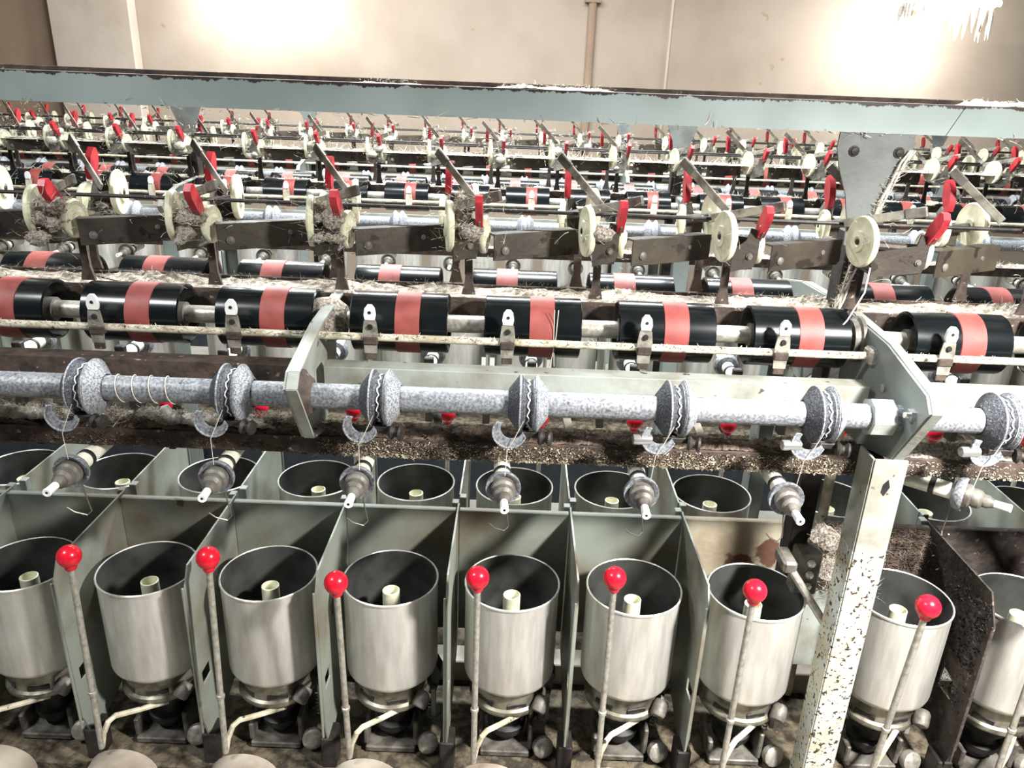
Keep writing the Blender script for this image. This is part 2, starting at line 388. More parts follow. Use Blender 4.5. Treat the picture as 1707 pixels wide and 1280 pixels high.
# partition plate between pots
def partition_template(m, slot_big=False, chamfer=.03):
    t = T((.1, -.25, -1.04)); x0, x1 = .0985, .1015
    yf, yb, zt = -.25, -.015, -.713
    zs0, zs1 = (-.945, -.905) if slot_big else (-.945, -.918)
    ys0, ys1 = (-.215, -.165) if slot_big else (-.235, -.20)
    g = G()
    g.prism([(yf, zs1), (yf, zt-chamfer), (yf+chamfer*.6, zt), (yb, zt), (yb, zs1)], 'x', x0, x1)
    g.prism([(yf, zs0), (yf, zs1), (ys0, zs1), (ys0, zs0)], 'x', x0, x1)
    g.prism([(ys1, zs0), (ys1, zs1), (yb, zs1), (yb, zs0)], 'x', x0, x1)
    g.prism([(yf, -1.005), (yf, zs0), (yb, zs0), (yb, -1.01), (yf+.06, -1.06), (yf+.012, -1.045)], 'x', x0, x1)
    t.part('panel', g, m)
    t.part('front_flange', G().bbox(.095, x0, yf-.002, yf+.001, -1.03, zt-chamfer, .0006), m)
    t.part('corner_tab', G().bbox(.088, .1, yb-.003, yb+.012, zt-.022, zt+.001, .001), 'paint_light')
    t.part('foot', G().bbox(.088, .112, yf+.01, yf+.05, -1.2, -1.045, .002), 'dark_iron')
    return t
PART = partition_template('panel'); PART_G = partition_template('panel_grime', True, .045)

def back_template(m, x0=-.0975, x1=.0965):
    t = T((0, -.035, -.96))
    g = G().bbox(x0, x1, -.037, -.034, -.97, -.716, .0008); g.bbox(x0, x1, -.034, -.024, -.719, -.716, .0008)
    t.part('back_panel', g, m); return t

# take-up drum
def drum_template(simple=False):
    t = T((.015, -.088, -.356)); c = (.015, -.088, -.356); h = .0725; R = .0455; n = 40 if not simple else 20
    sh = G().use('drum_black').lathe([(R-.003, -h), (R, -h+.0015), (R, h-.0015), (R-.003, h)], c, (1, 0, 0), n)
    sh.use('bore').lathe([(R-.003, h), (R-.005, h-.002), (R-.006, h-.03), (.02, h-.032)], c, (1, 0, 0), n).lathe([(.02, -h+.032), (R-.006, -h+.03), (R-.005, -h+.002), (R-.003, -h)], c, (1, 0, 0), n)
    band = G().lathe([(R, -.0185), (R+.0012, -.018), (R+.0012, .018), (R, .0185)], (c[0]+.013, c[1], c[2]), (1, 0, 0), n)
    if simple: sh.use('drum_band').add(band.v, band.f); t.part('take_up_drum', sh); return t
    hub = G().lathe([(.013, -.07), (.018, -.069), (.018, -.03), (.018, .03), (.018, .069), (.013, .07)], c, (1, 0, 0), 20)
    t.part('drum_shell', sh).part('rubber_band', band, 'drum_band').part('hub', hub, 'bracket_grey')
    return t
DRUM = drum_template(); DRUM2 = drum_template(True)

# traverse guide clip on the rod
def clip_template(lx=-.022, simple=False):
    t = T((lx, -.147, -.363)); x, y, z = lx, -.147, -.363
    pl = G()
    pl.prism([(x-.009, z-.022), (x+.009, z-.022), (x+.010, z-.004), (x+.011, z+.010), (x+.009, z+.026), (x+.007, z+.030), (x-.007, z+.030), (x-.009, z+.026), (x-.011, z+.010), (x-.010, z-.004)], 'y', y-.0085, y-.0065)
    cer = G().prism([(x-.007, z+.029), (x+.007, z+.029), (x+.0085, z+.036), (x+.007, z+.046), (x+.003, z+.051), (x-.003, z+.051), (x-.007, z+.046), (x-.0085, z+.036)], 'y', y-.010, y-.004)
    if simple:
        g = G().use('rod_paint').add(pl.v, pl.f); g.use('white').add(cer.v, cer.f); t.part('guide_clip', g); return t
    t.part('clip_plate', pl, 'bar_grey', [('screw', G().lathe([(0, .003), (.0035, .003), (.0045, .0)], (x, y-.0085, z+.018), (0, -1, 0), 10), 'dark_iron'), ('clamp', G().bbox(x-.0105, x+.0105, y-.011, y+.008, z-.009, z+.003, .0015), 'rust_brown')])
    t.part('ceramic_guide', cer, 'white', [('eye', G().lathe([(0, .0012), (.0022, .001), (.0026, 0)], (x, y-.010, z+.040), (0, -1, 0), 8), 'black_rubber')])
    t.part('tail', G().bbox(x-.008, x+.008, y-.008, y-.004, z-.032, z-.020, .001), 'rust_brown')
    return t
CLIP = clip_template(); CLIP2 = clip_template(.028, True)

# feed disc on the lower shaft
def disc_template(simple=False):
    t = T((.01, -.257, -.413)); c = (.01, -.257, -.413); n = 36 if not simple else 16
    L = G().lathe([(.019, -.027), (.021, -.026), (.036, -.0145), (.0385, -.013), (.0385, -.009), (.0345, -.007), (.0345, -.006)], c, (1, 0, 0), n)
    Rr = G().lathe([(.0345, .006), (.0345, .007), (.0385, .009), (.0385, .013), (.036, .0145), (.021, .026), (.019, .027)], c, (1, 0, 0), n)
    gr = G().lathe([(.0345, -.006), (.031, -.003), (.031, .003), (.0345, .006)], c, (1, 0, 0), n)
    if simple:
        g = G().use('disc_light'); 
        for q in (L, Rr, gr): g.add(q.v, q.f)
        t.part('feed_disc', g); return t
    zz = G().tube([(c[0]+.0018*math.sin(k*2*PI/3.2), c[1]+.0325*math.cos(2*PI*k/48), c[2]+.0325*math.sin(2*PI*k/48)) for k in range(49)], .0009, 5)
    ringL = G().lathe([(.0388, -.0125), (.0396, -.012), (.0396, -.0105), (.0388, -.010)], c, (1, 0, 0), n)
    ringR = G().lathe([(.0388, .010), (.0396, .0105), (.0396, .012), (.0388, .0125)], c, (1, 0, 0), n)
    t.part('flange', L, 'disc_dark', [('rim', ringL, 'disc_light')]).part('flange', Rr, 'disc_light', [('rim', ringR, 'galv')]).part('groove', gr, 'disc_dark', [('zigzag_yarn', zz, 'white')])  # light from the right put into the colours: left flange darker, right flange lighter
    return t
DISC = disc_template(); DISC2 = disc_template(True)

# tension arm with cup and ceramic tip
def arm_template(simple=False):
    t = T((-.024, -.19, -.535)); o = (-.024, -.19, -.535); A = (0, -1, 0); n = 18 if not simple else 10
    tube = G().lathe([(0, -.02), (.0118, -.02), (.0122, -.018), (.0122, .076), (0, .076)], o, A, n)
    band = G().lathe([(.0122, .040), (.0136, .041), (.0136, .047), (.0122, .048)], o, A, n)
    cup = G().lathe([(.0122, .070), (.021, .074), (.0245, .080), (.0250, .084), (.0245, .087), (.0225, .0865), (.0190, .083), (.0150, .082)], o, A, n+6)
    cone = G().lathe([(.0165, .080), (.0175, .088), (.0170, .093), (.0135, .096), (.0142, .100), (.0135, .106), (.0095, .110), (.0098, .116), (.0070, .121), (.0062, .124)], o, A, n)
    tip = G().lathe([(.0055, .122), (.0058, .140), (.0062, .144), (.0052, .1455), (.0020, .1450), (.0018, .142), (0, .141)], o, A, n)
    if simple:
        g = G()
        for q, m in ((tube, 'cream_white'), (band, 'black_rubber'), (cup, 'bracket_grey'), (cone, 'bracket_grey'), (tip, 'white')): g.use(m).add(q.v, q.f)
        t.part('tension_arm', g); return t
    t.part('tube', tube, 'cream_white', [('band', band, 'black_rubber')]).part('cup', cup, 'galv').part('stepped_cone', cone, 'bracket_grey')
    t.part('ceramic_tip', tip, 'white', [('eye', G().lathe([(0, .1449), (.0019, .1449)], o, A, 10), 'black_rubber')])
    x = o[0]
    t.part('wire_hook', G().tube([(x+.004, -.262, -.556), (x+.006, -.262, -.575), (x+.010, -.260, -.606), (x+.004, -.262, -.612), (x-.010, -.268, -.604), (x-.018, -.272, -.594)], .0011, 5), 'wire')
    t.part('bracket', G().bbox(x-.009, x+.009, -.198, -.182, -.53, -.512, .002), 'dark_iron')
    return t
ARM = arm_template(); ARM2 = arm_template(True)

# crescent yarn guide with small pulley under the shaft
def crescent_template(pin=False):
    t = T((-.018, -.285, -.452)); cx, y, cz = -.014, -.288, -.443
    out = [(cx+.0225*math.cos(a), cz+.0225*math.sin(a)) for a in [math.radians(140+k*12) for k in range(18)]]
    inn = [(cx+.003+.0150*math.cos(a), cz+.005+.0150*math.sin(a)) for a in [math.radians(146+k*11.6) for k in range(18)]]
    t.part('crescent', G().prism(out+inn[::-1], 'y', y, y+.004), 'galv', [('rim', G().tube([(p[0], y-.0005, p[1]) for p in out], .0013, 5), 'disc_light')])
    t.part('pulley', G().lathe([(0, -.001), (.009, 0), (.0105, .003), (.006, .007), (.006, .010), (.0105, .014), (.009, .017), (0, .018)], (.026, -.285, -.450), (1, -.25, 0), 16), 'dark_iron')
    t.part('bracket', G().bbox(-.008, .026, -.283, -.278, -.452, -.444, .001).bbox(.004, .012, -.281, -.190, -.448, -.442, .001), 'dark_iron')
    t.part('yarn', G().tube([(.004, -.290, -.425), (-.008, -.292, -.452), (-.016, -.290, -.468), (-.018, -.285, -.51)], .0005, 4), 'yarn')
    t.part('latch', G().bbox(-.065, -.045, -.198, -.188, -.446, -.437, .001), 'black_rubber')
    if pin: t.part('pin', G().lathe([(0, -.022), (.0065, -.022), (.0072, -.02), (.0072, .003), (0, .004)], (-.026, -.284, -.447), (1, .1, 0), 12), 'chrome')
    return t
CRES = crescent_template(); CRES_PIN = crescent_template(True)

# stop lever: flat bar sloping from the tray to the arm
STOP = T((.09, -.1, -.47))
STOP.part('flat_bar', G().bbox(-.0065, .0065, -.075, .075, -.0014, .0014, .0006, Matrix.Translation((.075, -.145, -.492)) @ Matrix.Rotation(.18, 4, 'Z') @ Matrix.Rotation(.40, 4, 'X')), 'bar_grey')
STOP.part('pivot', G().cyl((.062, -.17, -.500), (.088, -.17, -.500), .006, 10).bbox(.070, .080, -.176, -.160, -.545, -.500, .001), 'dark_iron')

# bobbin cradle: two cream wheels, folded bracket, red paddle, bar
def cradle_template(simple=False, up=False, sep=.05):
    t = T((.11, -.06, -.32)); X0 = .088; n = 28 if not simple else 14
    A = (-math.cos(.16), -math.sin(.16), 0)
    def wheel(c, R, A, hubs=True):
        p = [(0, -.0065), (R*.25, -.0065), (R*.28, -.004), (R*.80, -.0035), (R*.94, -.0045), (R, -.0015), (R, .003), (R*.96, .005), (R*.82, .0045), (R*.74, .0035), (R*.44, .0055), (R*.40, .0085), (R*.20, .009), (R*.15, .0075), (0, .0075)]
        return G().lathe(p, c, A, n)
    def hub(c, R, A): return G().lathe([(0, .0102), (R*.10, .0098), (R*.13, .0085)], c, A, 10)
    c1 = (X0, -.098, -.205); c2 = (X0+sep, -.094, -.216)
    w1 = wheel(c1, .0370, A); w2 = wheel(c2, .0275, (math.cos(.1), -math.sin(.1), 0))
    bx0, bx1 = X0+.008, X0+sep-.006
    br = G()
    br.prism([(bx0, -.252), (bx1-.004, -.243), (bx1, -.232), (bx1, -.206), (bx1-.006, -.190), (bx1-.014, -.188), (bx1-.018, -.205), (bx0+.008, -.214), (bx0, -.214)], 'y', -.122, -.119)
    br.box(bx0, bx1-.004, -.119, -.070, -.2475, -.245)
    br.cyl((X0+.004, -.098, -.209), (X0+sep-.004, -.095, -.214), .0075, 10)
    arm = G().prism([(-.078, -.232), (-.098, -.238), (-.120, -.205), (-.134, -.192), (-.122, -.180), (-.104, -.192)], 'x', bx1-.001, bx1+.002)
    zo = .022 if up else 0; yo = .02 if up else 0
    px0 = X0+sep-.006
    padpoly = [(-.112, -.200), (-.124, -.201), (-.149, -.172), (-.152, -.162), (-.147, -.154), (-.138, -.153), (-.115, -.178), (-.110, -.190)]
    if up: padpoly = [(-.094, -.184), (-.104, -.188), (-.121, -.164), (-.125, -.145), (-.121, -.136), (-.113, -.134), (-.100, -.147), (-.092, -.168)]
    pad = G().prism(padpoly, 'x', px0-.005, px0+.005)
    if up:
        a, b = Vector((X0-.008, -.030, -.188)), Vector((X0+.06, -.085, -.118))
    else:
        a, b = Vector((X0-.010, -.045, -.188)), Vector((X0+.072, -.118, -.156))
    d = (b-a).normalized(); s_ = d.cross(Vector((0, 0, 1))).normalized(); u_ = s_.cross(d)
    MM = Matrix.Translation((a+b)/2) @ Matrix((d, s_, u_)).transposed().to_4x4(); L = (b-a).length/2
    bar = G().bbox(-L, L, -.0016, .0016, -.0065, .0065, .001, MM)
    stem = G().prism([(X0+.014, -.322), (X0+.036, -.322), (X0+.031, -.30), (X0+.030, -.245), (X0+.018, -.245), (X0+.019, -.30)], 'y', -.040, -.034)
    stem.box(X0+.012, X0+.032, -.12, -.034, -.248, -.244)
    if simple:
        g = G()
        for q, m in ((w1, 'cream'), (w2, 'cream'), (br, 'bracket_grey'), (arm, 'bracket_grey'), (pad, 'red_paddle'), (bar, 'bar_grey'), (stem, 'dark_iron')): g.use(m).add(q.v, q.f)
        t.part('bobbin_cradle', g); return t
    t.part('wheel', w1, 'cream', [('axle_cap', hub(c1, .037, A), 'dark_iron')]).part('wheel', w2, 'cream', [('axle_cap', hub(c2, .0275, (1, -.1, 0)), 'dark_iron')])
    t.part('bracket', br, 'brown_plate', [('bolt', G().lathe([(0, .004), (.003, .004), (.0035, .002), (.0048, .002), (.0048, 0)], (bx1-.012, -.122, -.228), (0, -1, 0), 10), 'bracket_grey')])
    t.part('paddle_arm', arm, 'bracket_grey').part('paddle', pad, 'red_paddle').part('bar', bar, 'bar_grey', [('bar_cap', G().bbox(L-.028, L+.002, -.0032, .0032, -.0075, .0075, .0015, MM), 'bracket_grey')]).part('stem', stem, 'rust_brown')
    return t
CRADLE = cradle_template(); CRADLE_UP = cradle_template(up=True); CRADLE_WIDE = cradle_template(sep=.092)
CRADLE2 = cradle_template(True); CRADLE2_UP = cradle_template(True, True)

# angled deflector plate between the cradles
def deflector_template():
    t = T((.016, -.08, -.25))
    a = Vector((-.047, -.115, 0)); b = Vector((.081, -.045, 0)); L = (b-a).length
    MM = Matrix.Translation(a) @ Matrix.Rotation(math.atan2(b.y-a.y, b.x-a.x), 4, 'Z')
    g = G().bbox(0, L, -.0015, .0015, -.2505, -.2120, .0006, MM)
    g.bbox(0, L*.96, .0015, .020, -.2145, -.2120, .0006, MM)
    t.part('plate', g, 'brown_plate', [('bolt', G().lathe([(0, .004), (.004, .0035), (.0062, .002), (.0062, 0)], MM @ Vector((.018, -.0015, -.236)), MM.to_3x3() @ Vector((0, -1, 0)), 10), 'bracket_grey'), ('rivet', G().lathe([(0, .002), (.0035, .0015), (.004, 0)], MM @ Vector((L*.72, -.0015, -.229)), MM.to_3x3() @ Vector((0, -1, 0)), 8), 'bracket_grey')])
    return t
DEFL = deflector_template()

# domed cover low in front
COVER = T((-.03, -.30, -1.2))
pr = [(.055*math.cos(a)-.03, -1.088+.042*math.sin(a)) for a in [PI*k/12 for k in range(13)]]
COVER.part('rounded_cover', G().prism([(-.085, -1.2)]+pr[::-1]+[(.025, -1.2)], 'y', -.335, -.275), 'cover')

# ------------------------------------------------------------------ placing the spindle things
FR = 'in the front row'; FB = 'on the rear side'; R2 = 'in the middle machine'; R3 = 'in the farthest machine'
k3 = lambda v: round(v, 3)
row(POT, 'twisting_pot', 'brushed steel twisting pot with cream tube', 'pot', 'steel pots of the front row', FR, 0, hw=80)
row(POT, 'twisting_pot', 'dark steel pot seen over the bin panels', 'pot', 'steel pots of the rear side', FB, 0, far=True, hw=60)
row(POT2, 'twisting_pot', 'pale steel pot behind the drums', 'pot', 'steel pots of the middle machine', R2, 1, hw=30)
row(POT2, 'twisting_pot', 'small pale steel pot', 'pot', 'steel pots of the farthest machine', R3, 2, hw=20)
row(BRAKE, 'spindle_brake', 'black brake shoe and bracket under the pot', 'spindle brake', 'brakes under the front pots', FR, 0, hw=70)
tl = {-.587: 2.4, -.387: 4, -.187: -3.8, .013: 0, .213: 2, .413: -1, .653: -4.3}
row(LEVER, 'brake_lever', 'steel lever rod with red ball knob', 'lever', 'red-knobbed levers of the front row', FR, 0, hw=40, rx={k: math.radians(-v) for k, v in tl.items()})
row(LEVER, 'brake_lever', 'half-hidden red-knobbed lever', 'lever', 'red-knobbed levers of the rear side', FB, 0, far=True, hw=20)

def front_parts():
    for x, ph in vis(0, False, .1, -.2, -.8, 60, True):
        t = PART_G if x > .5 else PART
        lb = 'grey sheet-metal partition between front pots, '+ph
        if x > .5: lb = 'grimy rust-crusted partition plate right of the frame post'
        if x > .8: lb = 'grimy partition plate between front pots, '+ph
        t.place('partition', lb, 'partition', 'partitions between the front pots', x, MACH[0][0])
front_parts()
row(PART, 'partition', 'sheet-metal partition between rear pots', 'partition', 'partitions of the rear side', FB, 0, far=True, hw=20, skip_end=True)
row(PART, 'partition', 'sheet-metal partition between pale pots', 'partition', 'partitions of the middle machine', R2, 1, hw=10, skip_end=True)
BK = back_template('panel'); BKR = back_template('panel_rust', -.0975, .075); BKG = back_template('panel_grime', -.09, .0965)
for x, ph in vis(0, False, 0, -.04, -.75, 100):
    if abs(x-.413) < .01: BKR.place('back_plate', 'tan back plate with peeling rust patches beside the frame post', 'panel', 'back plates of the front bins', x, MACH[0][0])
    elif .5 < x < .7: BKG.place('back_plate', 'lint-crusted brown back plate just right of the frame post', 'panel', 'back plates of the front bins', x, MACH[0][0])
    elif x > .7: BKG.place('back_plate', 'brown back plate behind a front pot, '+ph, 'panel', 'back plates of the front bins', x, MACH[0][0])
    else: BK.place('back_plate', 'stained grey back plate behind a front pot, '+ph, 'panel', 'back plates of the front bins', x, MACH[0][0])
row(COVER, 'spindle_cover', 'pale rounded cover low in front', 'cover', 'rounded covers along the bottom edge', FR, 0, hw=80)

row(DRUM, 'take_up_drum', 'glossy black drum with salmon band', 'drum', 'black drums of the front row', FR, 0, hw=85)
row(DRUM, 'take_up_drum', 'black drum with dull red band', 'drum', 'black drums of the rear side', FB, 0, far=True, hw=80)
for far in (False, True):
    side = 'near side' if not far else 'rear side'
    row(DRUM2, 'take_up_drum', 'small black drum, %s' % side, 'drum', 'black drums of the middle machine, '+side, R2, 1, far=far, hw=45)
    row(DRUM2, 'take_up_drum', 'tiny black drum, %s' % side, 'drum', 'black drums of the farthest machine, '+side, R3, 2, far=far, hw=25)
row(CLIP, 'guide_clip', 'pale rod clip with white ceramic eye', 'guide clip', 'clips of the front rod', FR, 0, hw=15)
row(CLIP2, 'guide_clip', 'tiny clip before a red drum band', 'guide clip', 'clips of the middle machine', R2, 1, hw=8)
row(DISC, 'feed_disc', 'double-cone feed disc with zigzag groove', 'feed disc', 'feed discs on the front shaft', FR, 0, hw=40)
row(DISC2, 'feed_disc', 'small pale feed disc', 'feed disc', 'feed discs of the middle machine', R2, 1, hw=20)
row(DISC2, 'feed_disc', 'tiny bluish feed disc', 'feed disc', 'feed discs of the farthest machine', R3, 2, hw=12)
row(ARM, 'tension_arm', 'cream tube arm with cup and white tip', 'tension arm', 'tension arms of the front row', FR, 0, hw=40, dx={.653: -.042}, rz={.653: math.radians(52), .853: math.radians(40), -.387: .04, .013: .05, .213: -.03})
row(ARM, 'tension_arm', 'cream tube arm pointing away under the drums', 'tension arm', 'tension arms of the rear side', FB, 0, far=True, hw=30)
row(ARM2, 'tension_arm', 'small cream tension arm', 'tension arm', 'tension arms of the middle machine', R2, 1, hw=15)
for x, ph in vis(0, False, -.018, -.285, -.452, 30):
    (CRES_PIN if x > .1 else CRES).place('crescent_guide', 'crescent yarn guide %sunder the front shaft, %s' % ('with steel pin ' if x > .1 else 'and pulley ', ph), 'yarn guide', 'crescent guides of the front row', x, MACH[0][0])
row(STOP, 'stop_lever', 'flat grey bar sloping down to the arms', 'lever', 'flat stop levers of the front row', FR, 0, hw=30)

def cradles():
    for x, ph in vis(0, False, .11, -.09, -.2, 60):
        t = CRADLE_WIDE if abs(x-.413) < .01 else CRADLE
        t.place('bobbin_cradle', 'cream-wheeled cradle with red paddle, %s in the front row' % ph, 'bobbin cradle', 'cradles of the front row', x+(.035 if abs(x-.653) < .01 else 0), MACH[0][0])
cradles()
row(CRADLE_UP, 'bobbin_cradle', 'raised cradle with upright red paddle', 'bobbin cradle', 'cradles of the rear side', FB, 0, far=True, hw=40)
row(CRADLE2, 'bobbin_cradle', 'small cream-wheeled cradle, near side', 'bobbin cradle', 'cradles of the middle machine, near side', R2, 1, hw=25)
row(CRADLE2_UP, 'bobbin_cradle', 'small raised cradle, rear side', 'bobbin cradle', 'cradles of the middle machine, rear side', R2, 1, far=True, hw=25)
row(CRADLE2, 'bobbin_cradle', 'tiny cradle with red paddle, near side', 'bobbin cradle', 'cradles of the farthest machine, near side', R3, 2, hw=15)
row(CRADLE2_UP, 'bobbin_cradle', 'tiny raised cradle, rear side', 'bobbin cradle', 'cradles of the farthest machine, rear side', R3, 2, far=True, hw=15)
row(DEFL, 'deflector_plate', 'dark angled deflector plate between cradles', 'deflector plate', 'deflector plates of the front row', FR, 0, hw=70)
row(DEFL, 'deflector_plate', 'dark deflector plate, near side', 'deflector plate', 'deflector plates of the middle machine', R2, 1, hw=40)
row(DEFL, 'deflector_plate', 'tiny dark deflector plate, near side', 'deflector plate', 'deflector plates of the farthest machine', R3, 2, hw=25)

# ------------------------------------------------------------------ long rails, rods, shafts, gutters
MN = ['nearest machine', 'middle machine', 'farthest machine']
for k, (M, dz) in enumerate(MACH):
    W = (1.45, 2.5, 3.5)[k]
    def bar(name, g, m, label, cat): return single(name, g, m, label, cat)
    def bx(y0, y1, z0, z1, b=.002, x0=None, x1=None): return G().bbox(-W if x0 is None else x0, W if x1 is None else x1, M+y0, M+y1, z0+dz, z1+dz, b)
    # take-up shafts
    for sg, nm in ((-1, 'near'), (1, 'rear')):
        bar('drum_shaft', G().cyl((-W, M+sg*.088, -.356+dz), (W, M+sg*.088, -.356+dz), .0135, 16), 'rod_steel', 'steel shaft through the %s drums of the %s' % (nm, MN[k]), 'shaft')
        if not (k == 2 and sg > 0):
            bar('guide_rod', G().cyl((-W, M+sg*.147, -.363+dz), (W, M+sg*.147, -.363+dz), .0058, 12), 'rod_paint', 'pale clip rod before the %s drums of the %s' % (nm, MN[k]), 'rod')
    bar('feed_shaft', G().cyl((-W, M-.257, -.413+dz), (W, M-.257, -.413+dz), .0175, 24), 'galv', 'galvanised feed shaft carrying the discs of the %s' % MN[k], 'shaft')
    # gutter on the mid line
    g = bx(-.042, .042, -.345, -.332); g.bbox(-W, W, M-.044, M-.041, -.360+dz, -.326+dz, .0008); g.bbox(-W, W, M+.041, M+.044, -.360+dz, -.326+dz, .0008)
    bar('lint_gutter', g, 'rust_brown', 'rusty gutter between the two drum rows of the %s' % MN[k], 'gutter')
    # thin dark rod behind the cradles
    for sg, nm in ((-1, 'near'), (1, 'rear')):
        if k == 0 and sg > 0: continue
        bar('cradle_rod', G().cyl((-W, M+sg*.035, -.190+dz), (W, M+sg*.035, -.190+dz), .0030, 8), 'dark_rod', 'thin dark rod behind the %s cradles of the %s' % (nm, MN[k]), 'rod')
    # grey rail behind the feed shaft
    for sg, nm in ((-1, 'near'), (1, 'rear')):
        if k == 0 and sg < 0:
            for (x0, x1, mm, lb) in ((-W, -.30, 'rust_brown', 'dirty brown rail left of the mid bracket'), (-.272, .515, 'paint_light', 'pale chipped rail between mid bracket and frame post'), (.545, W, 'paint_light', 'pale rail right of the frame post')):
                g = G().bbox(x0, x1, M-.187, M-.183, -.436, -.398, .001); g.bbox(x0, x1, M-.187, M-.155, -.400, -.397, .001)
                bar('support_rail', g, mm, lb, 'rail')
        else:
            g = bx(min(sg*.183, sg*.187), max(sg*.183, sg*.187), -.436, -.398, .001)
            bar('support_rail', g, 'paint_light', 'pale %s support rail of the %s' % (nm, MN[k]), 'rail')
    # lint tray
    for sg, nm in ((-1, 'near'), (1, 'rear')):
        if sg > 0: continue
        y0, y1 = sorted((sg*.168, sg*.215)); g = bx(y0, y1, -.499, -.495, .001)
        ya, yb = sorted((sg*.213, sg*.216)); g.bbox(-W, W, M+ya, M+yb, -.522+dz, -.494+dz, .001)
        bar('lint_tray', g, 'rust_brown', 'long dirty tray under the %s feed shaft of the %s' % (nm, MN[k]), 'tray')
    # deck, strip and belt guard low down
    bar('base_deck', bx(-.25, .25, -1.16, -1.108), 'deck', 'dirt-crusted base deck of the %s under the pots' % MN[k], 'base')
    bar('belt_strip', bx(-.024, .024, -1.108, -1.06), 'cover', 'pale strip behind the pots of the %s' % MN[k], 'rail')
    bar('base_apron', bx(-.23, .23, -1.45, -1.2), 'navy', 'dark apron below the deck of the %s' % MN[k], 'base')
    # top beam
    zb = -.016+dz
    if k == 0:
        xj = .628
        for (x0, x1, lb) in ((-W, xj, 'long grey-green top beam with chipped upper edge'), (xj+.0012, W, 'short grey-green top beam piece right of the mitred joint')):
            t = link('top_beam', None, ((x0+x1)/2, M, zb-.044)); tag(t, lb, 'beam')
            sl = .010
            g = G().prism([(x0 if x0 == -W else x0-sl, zb-.042), (x1 if x1 == W else x1-sl, zb-.042), (x1 if x1 == W else x1+sl, zb), (x0 if x0 == -W else x0+sl, zb)], 'y', M-.035, M-.031)
            link('front_face', g.mesh('front_face', 'beam_paint', ((x0+x1)/2, M, zb-.044)), parent=t)
            g = G().bbox(x0, x1, M-.031, M+.035, zb-.003, zb, .0006)
            link('top_flange', g.mesh('top_flange', 'rust_brown', ((x0+x1)/2, M, zb-.044)), parent=t)
            g = G().bbox(x0, x1, M+.031, M+.035, zb-.042, zb+.0065, .0006)
            link('rear_lip', g.mesh('rear_lip', 'rust_brown', ((x0+x1)/2, M, zb-.044)), parent=t)
    else:
        bar('top_beam', bx(-.035, .035, -.058, -.016), 'paint', 'grey top beam of the %s' % MN[k], 'beam')

# ------------------------------------------------------------------ frames
PLATE = [(-.039, -.327), (-.181, -.334), (-.309, -.360), (-.325, -.378), (-.259, -.475), (-.177, -.497), (-.110, -.503), (-.05, -.46)]
def side_plate(x, M, dz, sg):
    """side plate of a frame, in the plane across the machine, with a folded edge"""
    pts = [(M+sg*(y if sg > 0 else y), z+dz) for y, z in PLATE]
    if sg < 0: pts = [(M-y, z+dz) for y, z in PLATE]
    g = G().prism(pts, 'x', x-.002, x+.002)
    e = [pts[i] for i in range(0, 6)]
    fl = G()
    for i in range(len(e)-1):
        a, b = e[i], e[i+1]; d = Vector((b[0]-a[0], b[1]-a[1])); L = d.length; d /= L; nrm = Vector((-d.y, d.x))*.0015
        q = [(a[0]+nrm.x, a[1]+nrm.y), (b[0]+nrm.x, b[1]+nrm.y), (b[0]-nrm.x, b[1]-nrm.y), (a[0]-nrm.x, a[1]-nrm.y)]
        fl.prism(q, 'x', x+.002, x+.016)
    return g, fl
